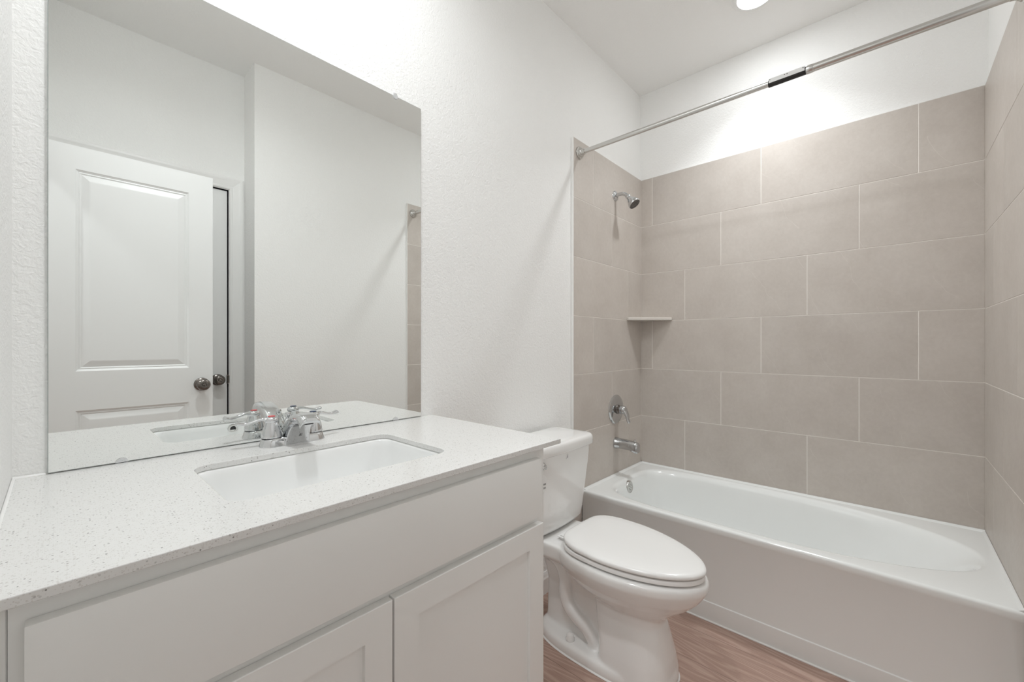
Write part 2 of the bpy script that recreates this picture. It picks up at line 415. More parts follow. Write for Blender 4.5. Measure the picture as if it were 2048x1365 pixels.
# closet door in its opening
P2 = lambda u, v, z: Vector((CX0+0.0045+u, YC-0.012+v, 0.010+z))
bm = panel_door(P2, CX1-CX0-0.009, CZ-0.0145, 0.035, 0.098, [(0.215, 0.880), (1.052, 1.975)])
d2 = struct(obj('door_2', bm, M_DOOR, origin=P2(0, 0, 0)), 'closed white closet door behind the open one, seen in the mirror', 'door')
bm = new(); knob(bm, (0.637, YC-0.012, 0.972), (0, 1, 0)); obj('door_knob', bm, M_KNOB, d2, smooth=40)
bm = new(); box(bm, 0.6835, 0.6925, YC-0.014, YC+0.001, 0.945, 1.000, 0.001, 1); lathe(bm, [(0.007, 0), (0.007, 0.045)], (0.688, YC-0.003, 0.950), (0, 0, 1), 16)
obj('latch', bm, M_KNOB, d2)
bm = new()
def casing(bm, x0, x1, zt, y, s, w=0.072):
    prof = [(0, 0), (0.0, 0.009), (0.004, 0.012), (0.012, 0.0125), (0.016, 0.010), (0.045, 0.014), (0.055, 0.016), (0.064, 0.016), (w, 0.012), (w, 0)]
    ring = lambda fx: [Vector(fx(a, b)) for a, b in prof]
    R = [ring(lambda a, b: (x0-a, y+s*b, 0)), ring(lambda a, b: (x0-a, y+s*b, zt+a)), ring(lambda a, b: (x1+a, y+s*b, zt+a)), ring(lambda a, b: (x1+a, y+s*b, 0))]
    loft(bm, R)
casing(bm, CX0-0.003, CX1+0.003, CZ+0.003, YC, 1)
# jamb lining the opening
box(bm, CX0-0.012, CX0, YC-0.1, YC+0.002, 0, CZ); box(bm, CX1, CX1+0.012, YC-0.1, YC+0.002, 0, CZ); box(bm, CX0-0.012, CX1+0.012, YC-0.1, YC+0.002, CZ, CZ+0.012)
struct(obj('trim_1', bm, M_TRIM, origin=(0.39, YC, 0)), 'white moulded casing round the closet door', 'door casing')
bm = new()
prof = [(0, 0), (0.0, 0.009), (0.012, 0.0125), (0.045, 0.014), (0.058, 0.016), (0.072, 0.012), (0.072, 0)]
def cr(f): return [Vector(f(a, b)) for a, b in prof]
loft(bm, [cr(lambda a, b: (XF+b, DY1+a, 0)), cr(lambda a, b: (XF+b, DY1+a, DZ+a)), cr(lambda a, b: (XF+b, DY0-a, DZ+a)), cr(lambda a, b: (XF+b, DY0-a, 0))])
box(bm, XF-0.115, XF, DY1-0.012, DY1+0.001, 0, DZ); box(bm, XF-0.115, XF, DY0-0.001, DY0+0.012, 0, DZ); box(bm, XF-0.115, XF, DY0, DY1, DZ-0.012, DZ+0.001)
struct(obj('trim_2', bm, M_TRIM, origin=(XF, 0.1, 0)), 'white moulded casing round the doorway', 'door casing')

# ------------------------------------------------------------------ ceiling lights
def disc_light(x, y, watts, spread, label, group=None):
    t = thing('ceiling_light', (x, y, ZC), label, 'ceiling light', group)
    bm = new(); lathe(bm, [(0.098, 0), (0.098, 0.004), (0.090, 0.010), (0.074, 0.012), (0.072, 0.008), (0.072, 0.0)], (x, y, ZC), (0, 0, -1), 64, cap0=False, cap1=False)
    obj('trim_ring', bm, M_TRIM, t, smooth=40)
    bm = new(); lathe(bm, [(0.0735, 0.006), (0.070, 0.0115), (0.050, 0.0165), (0.025, 0.019), (0.0, 0.0195)], (x, y, ZC), (0, 0, -1), 64, cap0=False, cap1=False)
    obj('lens', bm, M_LENS, t, smooth=60)
    ld = bpy.data.lights.new('lamp_light', 'AREA'); ld.shape = 'DISK'; ld.size = 0.135; ld.energy = watts; ld.color = LAMP_COL; ld.spread = math.radians(spread)
    lo = bpy.data.objects.new('lamp_light', ld); COL.objects.link(lo); lo.parent = t; lo.location = (0, 0, -0.021)
disc_light(2.190, 0.468, LAMP_W['tub'], 110, 'glowing round ceiling light above the bathtub')
disc_light(0.400, 0.740, LAMP_W['vanity'], 158, 'round ceiling light above the vanity and sink')
disc_light(-0.85, 0.100, LAMP_W['hall'], 158, 'added round fill light on the unseen hall ceiling beyond the doorway')  # invented lamp, out of view, added to send fill through the doorway

# ------------------------------------------------------------------ vanity cabinet
VX0, VX1, VF, VD = -0.0345, 0.862, 0.675, 0.657
ZQ0, ZQ1 = 0.9165, 0.929
van = thing('vanity_cabinet', (0.41, 0.95, 0), 'white shaker vanity cabinet with two doors under the speckled worktop', 'cabinet')
bm = new()
YS = VF+0.019
for x0, x1 in ((VX0, VX0+0.018), (VX1-0.018, VX1)):      # side panels notched at the toe kick
    pr = [(YS, 0.100), (YS, ZQ0-0.0005), (YW-0.001, ZQ0-0.0005), (YW-0.001, 0.0), (VF+0.065, 0.0), (VF+0.065, 0.100)]
    loft(bm, [[Vector((x, y, z)) for y, z in pr] for x in (x0, x1)])
E_ = 0.0
for z0, z1 in ((0.100, 0.145), (0.700, 0.760), (0.865, ZQ0-0.0005)): box(bm, VX0+0.038, VX1-0.038, VF+0.0002, YS, z0, z1)
box(bm, VX0, VX0+0.038, VF, YS, 0.10, ZQ0-0.0005); box(bm, VX1-0.038, VX1, VF, YS, 0.10, ZQ0-0.0005); box(bm, 0.385, 0.425, VF+0.0001, YS-0.001, 0.145, 0.70)
box(bm, VX0+0.018, VX1-0.018, YS, YW-0.001, 0.100, 0.118); box(bm, VX0+0.018, VX1-0.018, YW-0.012, YW-0.001, 0.118, ZQ0-0.001)
obj('carcass', bm, M_CAB, van)
bm = new(); box(bm, VX0+0.018, VX1-0.018, VF+0.065, VF+0.080, 0.0, 0.0995); obj('toe_kick', bm, M_CAB, van)
bm = new(); box(bm, XF+0.0005, VX0-0.0005, VF+0.002, VF+0.020, 0.0, ZQ0, 0.0012, 1); obj('filler_strip', bm, M_CAB, van)
bm = new(); box(bm, -0.0228, 0.833, VD, VF-0.0005, 0.7455, 0.8925, 0.0016, 2); obj('drawer_front', bm, M_CAB, van, smooth=40)
def shaker(x0, x1, z0, z1):
    s = 0.0525; y0, y1 = VD, VF-0.0005; bm = new(); b = 0.0012
    t = new()
    def rg(i, y): return [t.verts.new((a, y, c)) for a, c in ((x0+i, z0+i), (x1-i, z0+i), (x1-i, z1-i), (x0+i, z1-i))]
    R = [rg(0, y1), rg(0, y0+b), rg(b*0.3, y0+b*0.3), rg(b, y0), rg(s, y0), rg(s+0.0012, y0+0.0065), rg(s+0.0015, y0+0.0075)]
    for p, q in zip(R[:-1], R[1:]):
        for i in range(4): t.faces.new((p[i], p[(i+1) % 4], q[(i+1) % 4], q[i]))
    t.faces.new(R[-1]); t.faces.new(R[0][::-1]); bmesh.ops.recalc_face_normals(t, faces=t.faces[:]); merge(bm, t); return bm
obj('cabinet_door', shaker(-0.0228, 0.4040, 0.118, 0.7265), M_CAB, van)
obj('cabinet_door', shaker(0.4080, 0.8385, 0.118, 0.7265), M_CAB, van)

MX0_ = -0.0122
# countertop with the sink cut-out
SX0, SX1, SY0, SY1, SRAD = 0.186, 0.630, 0.776, 1.066, 0.034
CXL, CXR, CYF = XF+0.0006, 0.9110, 0.6545
bm = new(); c = 0.0012
outr = lambda z, i: [Vector(p) for p in ((CXL+i, CYF+i, z), (CXR-i, CYF+i, z), (CXR-i, YW-0.0006-i, z), (CXL+i, YW-0.0006-i, z))]
inr = lambda z, i: rrect(SX0-i, SX1+i, SY0-i, SY1+i, z, SRAD+i, 10)
flat_ring(bm, outr(ZQ1, c), inr(ZQ1, c)); flat_ring(bm, outr(ZQ0, c), inr(ZQ0, c), up=False)
t = new()
def wallr(rings, flip):
    R = [[t.verts.new(p) for p in r] for r in rings]; n = len(R[0])
    for a, b in zip(R[:-1], R[1:]):
        for i in range(n):
            f = (a[i], b[i], b[(i+1) % n], a[(i+1) % n]); t.faces.new(f[::-1] if flip else f)
wallr([outr(ZQ1, c), outr(ZQ1-c*0.3, c*0.3), outr(ZQ1-c, 0), outr(ZQ0+c, 0), outr(ZQ0, c)], False)
wallr([inr(ZQ1, c), inr(ZQ1-c*0.3, c*0.3), inr(ZQ1-c, 0), inr(ZQ0+c, 0), inr(ZQ0, c)], True)
merge(bm, t); bmesh.ops.remove_doubles(bm, verts=bm.verts[:], dist=1e-6)
ct = tag(obj('countertop', bm, M_QUARTZ, origin=(0.42, 0.93, ZQ0)), 'white speckled quartz worktop lying on the vanity cabinet', 'countertop')
bm = new()
loft(bm, [[Vector((XF+0.0006+a, CYF+0.004, ZQ1+0.0002+b)) for a, b in ((0, 0), (0.0036, 0), (0.0014, 0.0012), (0, 0.0036))],
          [Vector((XF+0.0006+a, YW-0.0006-a, ZQ1+0.0002+b)) for a, b in ((0, 0), (0.0036, 0), (0.0014, 0.0012), (0, 0.0036))],
          [Vector((MX0_-0.002, YW-0.0006-a, ZQ1+0.0002+b)) for a, b in ((0, 0), (0.0036, 0), (0.0014, 0.0012), (0, 0.0036))]])
struct(obj('trim_3', bm, M_CAULK, smooth=40), 'thin white caulk line where the worktop meets the walls', 'caulk')

# undermount sink
sk = thing('sink', (0.408, 0.921, ZQ0-0.15), 'white rectangular undermount sink set below the worktop', 'sink')
g = 0.0004
R = []
def sr(i, z, r): return rrect(SX0+i, SX1-i, SY0+i, SY1-i, z, r, 12)
R.append(rrect(SX0-0.028, SX1+0.028, SY0-0.022, SY1+0.022, ZQ0-0.012, 0.05, 12))
R.append(rrect(SX0-0.028, SX1+0.028, SY0-0.022, SY1+0.022, ZQ0-g, 0.05, 12))
for i, z, r in ((-0.004, -g, 0.038), (-0.001, -0.0015, 0.038), (0.002, -0.006, 0.038), (0.004, -0.018, 0.040), (0.008, -0.040, 0.042), (0.018, -0.085, 0.048),
                (0.030, -0.118, 0.056), (0.045, -0.132, 0.062), (0.070, -0.139, 0.060), (0.110, -0.143, 0.030)):
    R.append(sr(i, ZQ0+z, r))
inner = [[p.copy() for p in r] for r in R]
cxm, cym = 0.408, 0.921
R.append([Vector((cxm+0.024*math.cos(a), cym+0.024*math.sin(a), ZQ0-0.146)) for a in
          [math.atan2(p.y-cym, p.x-cxm) for p in R[-1]]])
bm = new(); loft(bm, R, cap0=False, cap1=False, recalc=False)
# outer shell below
O = [R[0]] + [[Vector((cxm+(p.x-cxm)*1.05, cym+(p.y-cym)*1.07, p.z-0.012)) for p in r] for r in R[3:]]
loft(bm, O, cap0=False, cap1=False, recalc=False)
bmesh.ops.remove_doubles(bm, verts=bm.verts[:], dist=1e-6)
bmesh.ops.recalc_face_normals(bm, faces=bm.faces[:])
obj('basin', bm, M_SINK, sk, smooth=50)
bm = new(); lathe(bm, [(0.0, 0.002), (0.016, 0.0025), (0.0175, 0.0), (0.019, 0.0), (0.021, 0.004), (0.0300, 0.003), (0.0315, 0.0)], (cxm, cym, ZQ0-0.1462), (0, 0, 1), 40, cap0=False, cap1=False)
obj('drain', bm, M_CHROME, sk, smooth=40)
bm = new(); lathe(bm, [(0.0150, 0), (0.0145, 0.0025), (0.0115, 0.0035), (0.0085, 0.0028), (0.0078, 0.0008)], (0.402, SY0+0.0045, 0.897), (0, 1, -0.12), 36, cap0=False, cap1=False)
ov = obj('overflow_ring', bm, M_NICKEL, sk, smooth=50)
bm = new(); lathe(bm, [(0.0079, 0.0011), (0.0, 0.0011)], (0.402, SY0+0.0045, 0.897), (0, 1, -0.12), 30, cap0=False, cap1=False); obj('overflow_hole', bm, M_DARK, ov)

# ------------------------------------------------------------------ faucet
FX, FY = 0.4125, 1.145
fc = thing('sink_faucet', (FX, FY, ZQ1), 'chrome two-handle sink faucet on the worktop between sink and mirror', 'faucet')
bm = new()
def stadium(hx, hy, z, waist=0.0):
    out = []
    for p in rrect(FX-hx, FX+hx, FY-hy, FY+hy, z, hy*0.98, 10):
        k = 1 - waist*max(0, 1-abs(p.x-FX)/(hx*0.55)); out.append(Vector((p.x, FY+(p.y-FY)*k, p.z)))
    return out
loft(bm, [stadium(0.0785, 0.0290, ZQ1), stadium(0.0785, 0.0290, ZQ1+0.003), stadium(0.0755, 0.0265, ZQ1+0.010), stadium(0.0735, 0.0250, ZQ1+0.017), stadium(0.0700, 0.0220, ZQ1+0.020)])
obj('base_plate', bm, M_CHROME, fc, smooth=35)
for s, col, nm in ((-1, M_RED, 'red'), (1, M_BLUE, 'blue')):
    hx = FX + s*0.0505; hz = ZQ1+0.020; K = 0.84
    bm = new(); lathe(bm, [(a_, b_*K) for a_, b_ in [(0.0215, 0.0002), (0.0228, 0.002), (0.0228, 0.0055), (0.0218, 0.014), (0.0198, 0.026), (0.0172, 0.036), (0.0150, 0.043), (0.0138, 0.047)]], (hx, FY, hz), (0, 0, 1), 44)
    hb = obj('handle', bm, M_CHROME, fc, smooth=40)
    bm = new(); lathe(bm, [(0.0222, -0.0012), (0.0222, 0.0006)], (hx, FY, hz+0.0004), (0, 0, 1), 40); obj('seal_ring', bm, M_DARK, hb, smooth=30)
    bm = new(); lathe(bm, [(a_, b_*K) for a_, b_ in [(0.0138, 0.046), (0.0158, 0.049), (0.0160, 0.054), (0.0145, 0.0585), (0.0108, 0.0615), (0.0085, 0.0625), (0.0085, 0.0632), (0.0, 0.0632)]], (hx, FY, hz), (0, 0, 1), 40)
    pts = smooth_path([(hx+s*0.004, FY+0.001, hz+K*0.0545), (hx+s*0.022, FY+0.005, hz+K*0.0565), (hx+s*0.042, FY+0.009, hz+K*0.0500), (hx+s*0.058, FY+0.013, hz+K*0.0475), (hx+s*0.074, FY+0.016, hz+K*0.0510)], 20)
    rad = [0.0105 - 0.0035*math.sin(PI*i/20*0.9) + (0.0025 if i > 14 else 0)*(i-14)/6 for i in range(21)]; rad[-1] = 0.004; rad[0] = 0.008
    tube(bm, pts, rad, 20, sx=0.52, sy=0.98, up=(0, 0, 1)); obj('lever', bm, M_CHROME, hb, smooth=50)
    bm = new(); lathe(bm, [(0.0083, 0.0632*K), (0.0083, 0.0632*K+0.0012), (0.0070, 0.0632*K+0.0018), (0, 0.0632*K+0.0018)], (hx, FY, hz), (0, 0, 1), 30); 
    o = obj('indicator', bm, col, hb, smooth=40); o['label'] = nm + ' ring on top of the handle'
# spout: wide flared arc leaning over the basin
prof = [(1.1675, 0.940), (1.1680, 0.952), (1.1650, 0.966), (1.157, 0.980), (1.143, 0.992), (1.123, 1.0015), (1.100, 1.0085), (1.076, 1.0130), (1.056, 1.0140), (1.040, 1.0115), (1.0300, 1.0050), (1.0280, 0.9975), (1.0330, 0.9925), (1.0480, 0.9905),
        (1.0640, 0.9890), (1.080, 0.9830), (1.092, 0.9740), (1.1010, 0.9630), (1.1080, 0.9510), (1.1125, 0.9400), (1.1140, 0.9310)]
prof = prof + [(1.1670, 0.9310)]
cy_ = 1.100
NX = 18; rings = []
top_of = lambda y, z: z > 0.9915+max(0, 0)*0 and y < 1.16 or y > 1.14 and z > 0.945
for i in range(NX+1):
    a = -1 + 2*i/NX
    sc = (1-abs(a)**3.2)**(1/3.2) if abs(a) < 1 else 0.0
    r = []
    for (y, z) in prof:
        w = 0.0285 - 0.006*max(0, min(1, (z-0.93)/0.06)) + 0.001
        k = 0.62 + 0.38*sc
        mid_y = y; yy = cy_ + (y-cy_)*1.0; zz = z
        # round the shoulders: upper/back points drop towards the sides
        if top_of(y, z): zz = z - (1-sc)*0.013; yy = y - (1-sc)*0.012*(1 if y > 1.12 else -0.4)
        r.append(Vector((FX + a*w, yy, zz)))
    rings.append(r)
bm = new(); loft(bm, rings); sp = obj('spout', bm, M_CHROME, fc, smooth=42, mods=[('BEVEL', dict(width=0.0015, segments=2, limit_method='ANGLE', angle_limit=math.radians(50)))])
bm = new(); lathe(bm, [(0.0125, -0.003), (0.0125, 0.002), (0.0105, 0.0022), (0.010, 0.0008), (0, 0.0008)], (FX, 1.0495, 0.9903), (0, -0.05, -1), 32); obj('aerator', bm, M_DARK, sp, smooth=40)
# small dark mark on the spout's front
bm = new()
def tiny(pts, y_of, d=0.0004):
    t = new(); a = [t.verts.new((x, y_of(z)-d, z)) for x, z in pts]; b = [t.verts.new((x, y_of(z)+0.0002, z)) for x, z in pts]
    n = len(a); t.faces.new(a[::-1]); t.faces.new(b)
    for i in range(n): t.faces.new((a[i], a[(i+1) % n], b[(i+1) % n], b[i]))
    bmesh.ops.recalc_face_normals(t, faces=t.faces[:]); merge(bm, t)
yo = lambda z: 1.1080 - (z-0.951)*0.58 if z > 0.951 else 1.1080+(0.951-z)*0.41
mx0, mz0 = 0.4165, 0.9535
tiny([(mx0-0.0030, mz0-0.0036), (mx0-0.0020, mz0-0.0036), (mx0-0.0004, mz0+0.0036), (mx0-0.0014, mz0+0.0036)], yo)
tiny([(mx0-0.0012, mz0+0.0036), (mx0-0.0002, mz0+0.0036), (mx0+0.0012, mz0-0.0036), (mx0-0.0002, mz0-0.0036)], yo)
tiny([(mx0-0.0022, mz0-0.0010), (mx0+0.0006, mz0-0.0010), (mx0+0.0006, mz0-0.0002), (mx0-0.0022, mz0-0.0002)], yo)
tiny([(mx0+0.0022, mz0-0.0018), (mx0+0.0034, mz0-0.0018), (mx0+0.0038, mz0+0.0036), (mx0+0.0022, mz0+0.0036)], yo)
tiny([(mx0+0.0020, mz0-0.0036), (mx0+0.0032, mz0-0.0036), (mx0+0.0032, mz0-0.0026), (mx0+0.0020, mz0-0.0026)], yo)
obj('emblem', bm, M_INK, sp)
bm = new(); lathe(bm, [(0.0025, 0), (0.0025, 0.058), (0.0060, 0.062), (0.0072, 0.070), (0.0060, 0.074), (0, 0.075)], (FX, 1.1795, ZQ1+0.0), (0, 0, 1), 24); obj('lift_rod', bm, M_CHROME, fc, smooth=40)

# ------------------------------------------------------------------ wall mirror
MX0, MX1, MZ0, MZ1 = -0.0122, 0.8585, ZQ1+0.0022, 2.0062
MY = YW-0.006
mr = thing('wall_mirror', ((MX0+MX1)/2, YW, MZ0), 'large frameless mirror on the wall above the vanity', 'mirror')
bm = new(); t = new()
vs = lambda i, y: [t.verts.new(p) for p in ((MX0+i, y, MZ0+i), (MX1-i, y, MZ0+i), (MX1-i, y, MZ1-i), (MX0+i, y, MZ1-i))]
R = [vs(0, YW-0.0004), vs(0, MY+0.0006), vs(0.0008, MY)]
for a, b in zip(R[:-1], R[1:]):
    for i in range(4): t.faces.new((a[i], a[(i+1) % 4], b[(i+1) % 4], b[i])).material_index = 1
t.faces.new(R[-1]); t.faces.new(R[0][::-1]).material_index = 1
bmesh.ops.recalc_face_normals(t, faces=t.faces[:]); merge(bm, t)
obj('mirror_glass', bm, [M_MIRROR, M_EDGE], mr)
for x in (0.0935, 0.757):
    bm = new()
    pr = [(x+0.0105*math.cos(a), MZ0-0.0012+0.0105*math.sin(a)) for a in [PI*i/14 for i in range(15)]]
    loft(bm, [[Vector((px, y, pz)) for px, pz in pr] for y in (MY-0.0002, MY-0.0022)])
    box(bm, x-0.0105, x+0.0105, MY-0.0022, YW-0.0005, ZQ1+0.0001, MZ0-0.0001)
    obj('mirror_clip', bm, M_CHROME, mr, smooth=40)
for x in (0.100, 0.757):
    bm = new()
    lathe(bm, [(0.0085, 0), (0.0080, 0.0022), (0, 0.0026)], (x, MY-0.0003, MZ1-0.002), (0, -1, 0), 24)
    box(bm, x-0.006, x+0.006, MY-0.0002, YW-0.0005, MZ1+0.0003, MZ1+0.010, 0.001, 1)
    lathe(bm, [(0.0022, 0), (0.0018, 0.001)], (x+0.0015, MY+0.0006, MZ1+0.0065), (0, -1, 0), 14)
    o = obj('mirror_clip', bm, M_CLEAR, mr, smooth=40); o['label'] = 'clear plastic mirror clip'

# ------------------------------------------------------------------ toilet
TX = 1.440
tl = thing('toilet', (TX, 0.83, 0), 'white toilet with closed lid standing between vanity and bathtub', 'toilet')
bm = new()
def S(y0, y1, hx, z, e_f=2.2, e_b=3.0, split=0.5, n=64):
    ym = y0 + (y1-y0)*split
    return sring(TX, ym, hx, y1-ym, z, e_b, n, ym-y0, e_f)
# bowl (upper part)
loft(bm, [S(0.595, 0.80, 0.078, 0.205), S(0.574, 0.84, 0.094, 0.232, 2.1), S(0.538, 0.90, 0.122, 0.260, 2.05, 2.2, 0.55), S(0.500, 0.98, 0.150, 0.290, 1.95, 2.0, 0.52), S(0.470, 1.02, 0.170, 0.320, 1.9, 2.0, 0.50), S(0.452, 1.04, 0.181, 0.347, 1.88, 2.0, 0.50),
          S(0.443, 1.04, 0.187, 0.365, 1.86, 2.0, 0.50), S(0.443, 1.04, 0.187, 0.383, 1.86, 2.0, 0.50), S(0.447, 1.035, 0.184, 0.391, 1.86, 2.0, 0.50), S(0.456, 1.03, 0.177, 0.3945, 1.86, 2.0, 0.50)])
# deck under the tank
def deck(i, z): return rrect(TX-0.135+i, TX+0.135-i, 0.84+i, 1.172-i, z, 0.03, 16)
loft(bm, [deck(0.03, 0.318), deck(0.010, 0.330), deck(0, 0.345), deck(0, 0.385), deck(0.003, 0.392), deck(0.010, 0.3945)])
# front pedestal
loft(bm, [S(0.553, 0.80, 0.130, 0.0, 2.6, 6), S(0.555, 0.80, 0.128, 0.03, 2.6, 6), S(0.562, 0.80, 0.120, 0.08, 2.5, 6), S(0.575, 0.81, 0.108, 0.14, 2.4, 6), S(0.590, 0.82, 0.098, 0.20, 2.3, 6), S(0.592, 0.83, 0.096, 0.26, 2.3, 6)])
# rear web
loft(bm, [S(0.70, 1.085, 0.075, 0.0, 4, 4), S(0.70, 1.080, 0.066, 0.06, 4, 4), S(0.70, 1.080, 0.056, 0.20, 4, 4), S(0.70, 1.105, 0.085, 0.335, 4, 4)])
# base flange
loft(bm, [S(0.548, 1.095, 0.142, 0.0, 2.4, 3.2, 0.45), S(0.548, 1.095, 0.142, 0.018, 2.4, 3.2, 0.45), S(0.553, 1.090, 0.137, 0.034, 2.4, 3.2, 0.45), S(0.565, 1.078, 0.124, 0.042, 2.4, 3.2, 0.45)])
# outside of the trapway in relief, both sides
for s in (-1, 1):
    pts = smooth_path([(TX+s*0.045, 1.055, 0.300), (TX+s*0.066, 1.030, 0.318), (TX+s*0.070, 0.985, 0.300), (TX+s*0.070, 0.962, 0.250), (TX+s*0.070, 0.960, 0.195), (TX+s*0.072, 0.945, 0.150), (TX+s*0.074, 0.900, 0.118), (TX+s*0.074, 0.860, 0.098), (TX+s*0.072, 0.830, 0.060), (TX+s*0.070, 0.820, 0.02)], 40)
    tube(bm, pts, 0.026, 16)
me = bpy.data.meshes.new('bowl'); bm.to_mesh(me); bm.free()
obj('bowl', me, M_PORC, tl, smooth=180, mods=[('REMESH', dict(mode='VOXEL', voxel_size=0.0040, use_smooth_shade=True)), ('SMOOTH', dict(factor=0.6, iterations=9))])
bm = new()
loft(bm, [S(0.5465, 1.0965, 0.1435, 0.0, 2.4, 3.2, 0.45), S(0.5440, 1.0990, 0.1460, 0.0012, 2.4, 3.2, 0.45), S(0.5480, 1.0950, 0.1425, 0.0060, 2.4, 3.2, 0.45)]); obj('caulk_bead', bm, M_CAULK, tl, smooth=60)
for s in (-1, 1):
    bm = new(); lathe(bm, [(0.0175, 0), (0.0175, 0.004), (0.0145, 0.008), (0.0135, 0.016), (0.0105, 0.022), (0.005, 0.025), (0, 0.0255)], (TX+s*0.104, 0.915, 0.0425), (0, 0, 1), 28)
    obj('bolt_cap', bm, M_SEAT, tl, smooth=50)
# seat ring and lid
def skew(r): return [Vector((p.x + (p.y-0.50)*0.055 - 0.004, p.y, p.z)) for p in r]
def seat_ring(i, z, x=0): return skew(S(0.453+i, 0.962-i, 0.181-i, z, 1.86, 3.4, 0.64, 96))
bm = new()
inn = lambda i, z: skew(S(0.540-i, 0.880+i, 0.105+i, z, 1.9, 2.6, 0.6, 96))
loft(bm, [seat_ring(0.004, 0.4010), seat_ring(0, 0.4022), seat_ring(0.0, 0.4138), seat_ring(0.0015, 0.4155), seat_ring(0.004, 0.4160), inn(0.004, 0.4160), inn(0, 0.416), inn(0, 0.402), inn(0.004, 0.3990)], loop=True)
obj('seat', bm, M_SEAT, tl, smooth=60)
def lid_ring(i, z):
    out = []
    for p in S(0.449+i, 0.962-i, 0.184-i, z, 1.84, 6.0, 0.64, 96):
        b = max(0, min(1, (p.y-0.80)/0.16)); k = 1 - (0.26 if p.x < TX else 0.20)*b*b; out.append(Vector((TX+(p.x-TX)*k, p.y, p.z)))
    return skew(out)
bm = new()
loft(bm, [lid_ring(0.012, 0.4222), lid_ring(0.001, 0.4228), lid_ring(0, 0.4245), lid_ring(0.0005, 0.4310), lid_ring(0.004, 0.4355), lid_ring(0.010, 0.4380), lid_ring(0.022, 0.4405), lid_ring(0.06, 0.4430), lid_ring(0.11, 0.4440), lid_ring(0.16, 0.4442)])
obj('lid', bm, M_SEAT, tl, smooth=60)
for x in (-0.105, -0.06, 0.06, 0.105):
    bm = new(); box(bm, TX+x-0.007, TX+x+0.007, 0.70, 0.73, 0.4155, 0.4225); obj('bumper', bm, M_GREY, tl)
for s in (-1, 1):
    bm = new(); box(bm, TX+s*0.074+0.02-0.018, TX+s*0.074+0.02+0.018, 0.950, 0.985, 0.3950, 0.4130, 0.004, 2); box(bm, TX+s*0.074+0.02-0.0245, TX+s*0.074+0.02+0.0245, 0.962, 0.996, 0.4045, 0.4085, 0.0015, 1)
    lathe(bm, [(0.0075, -0.018), (0.0075, 0.018)], (TX+s*0.074+0.02, 0.957, 0.418), (1, 0, 0), 20); obj('hinge', bm, M_SEAT, tl, smooth=40)
# tank
def tk(f, hx, z, r=0.028, yb=1.196, bow=0.012):
    out = []
    for p in rrect(TX-hx, TX+hx, f, yb, z, r, 10):
        if p.y < (f+yb)/2: p = Vector((p.x, p.y - bow*(1-((p.x-TX)/hx)**2), p.z))
        out.append(p)
    return out
def dense(f, hx, z, r=0.028, yb=1.196, bow=0.012, n=120):
    base = rrect(TX-hx, TX+hx, f, yb, z, r, 10); per = [0]
    for i in range(len(base)): per.append(per[-1] + (base[(i+1) % len(base)]-base[i]).length)
    out = []
    for k in range(n):
        s = per[-1]*k/n; i = max(j for j in range(len(base)) if per[j] <= s + 1e-9); a, b = base[i], base[(i+1) % len(base)]
        p = a.lerp(b, (s-per[i])/max(per[i+1]-per[i], 1e-9)).copy()
        if p.y < (f+yb)/2: p.y -= bow*(1-((p.x-TX)/hx)**2)*min(1, ((f+yb)/2-p.y)/((yb-f)/2-0.0))
        out.append(p)
    return out
bm = new()
loft(bm, [dense(1.078, 0.132, 0.397), dense(1.056, 0.148, 0.400), dense(1.040, 0.161, 0.410), dense(1.032, 0.169, 0.425), dense(1.028, 0.174, 0.46), dense(1.020, 0.184, 0.56), dense(1.012, 0.195, 0.66), dense(1.007, 0.201, 0.735)])
tank = obj('tank', bm, M_PORC, tl, smooth=50)
bm = new()
loft(bm, [dense(1.001, 0.204, 0.7355, 0.034), dense(0.996, 0.209, 0.7365, 0.034), dense(0.993, 0.212, 0.740, 0.036), dense(0.993, 0.212, 0.766, 0.036), dense(0.995, 0.210, 0.774, 0.036), dense(1.000, 0.205, 0.7800, 0.034), dense(1.009, 0.196, 0.7830, 0.030), dense(1.04, 0.17, 0.7840, 0.02)])
obj('tank_lid', bm, M_PORC, tl, smooth=50)

fy = lambda x, z: 1.007 + (0.737-z)*0.075 - 0.012*(1-((x-TX)/0.205)**2)
bm = new(); lx, lz = 1.279, 0.7035; ly = fy(lx, lz)
lathe(bm, [(0.0165, -0.002), (0.0165, 0.003), (0.012, 0.008), (0.0085, 0.010), (0.0085, 0.017), (0, 0.018)], (lx, ly, lz), (0, -1, 0), 28)
tube(bm, smooth_path([(lx+0.004, ly-0.014, lz), (lx-0.02, ly-0.017, lz-0.002), (lx-0.045, ly-0.015, lz-0.010), (lx-0.062, ly-0.012, lz-0.020)], 12), [0.0055]*8+[0.006, 0.007, 0.0075, 0.007, 0.004], 16)
obj('flush_lever', bm, M_CHROME, tl, smooth=45)
bm = new(); cx, cz, r = 1.272, 0.632, 0.040
pts = [(cx+r*math.cos(2*PI*i/40), cz+r*math.sin(2*PI*i/40)) for i in range(40)]
loft(bm, [[Vector((x, fy(x, z)-d, z)) for x, z in pts] for d in (-0.001, 0.0007)])
st = obj('round_sticker', bm, M_LABEL, tl); st['label'] = 'round white sticker with grey bars'
for k, (z0, z1, x0) in enumerate(((0.626, 0.633, 1.262), (0.611, 0.618, 1.266))):
    bm = new(); q = [(x0, z0), (1.303, z0), (1.303, z1), (x0, z1)]
    loft(bm, [[Vector((x, fy(x, z)-d, z)) for x, z in q] for d in (0.0006, 0.0011)]); obj('printed_bar', bm, M_GREY, st)
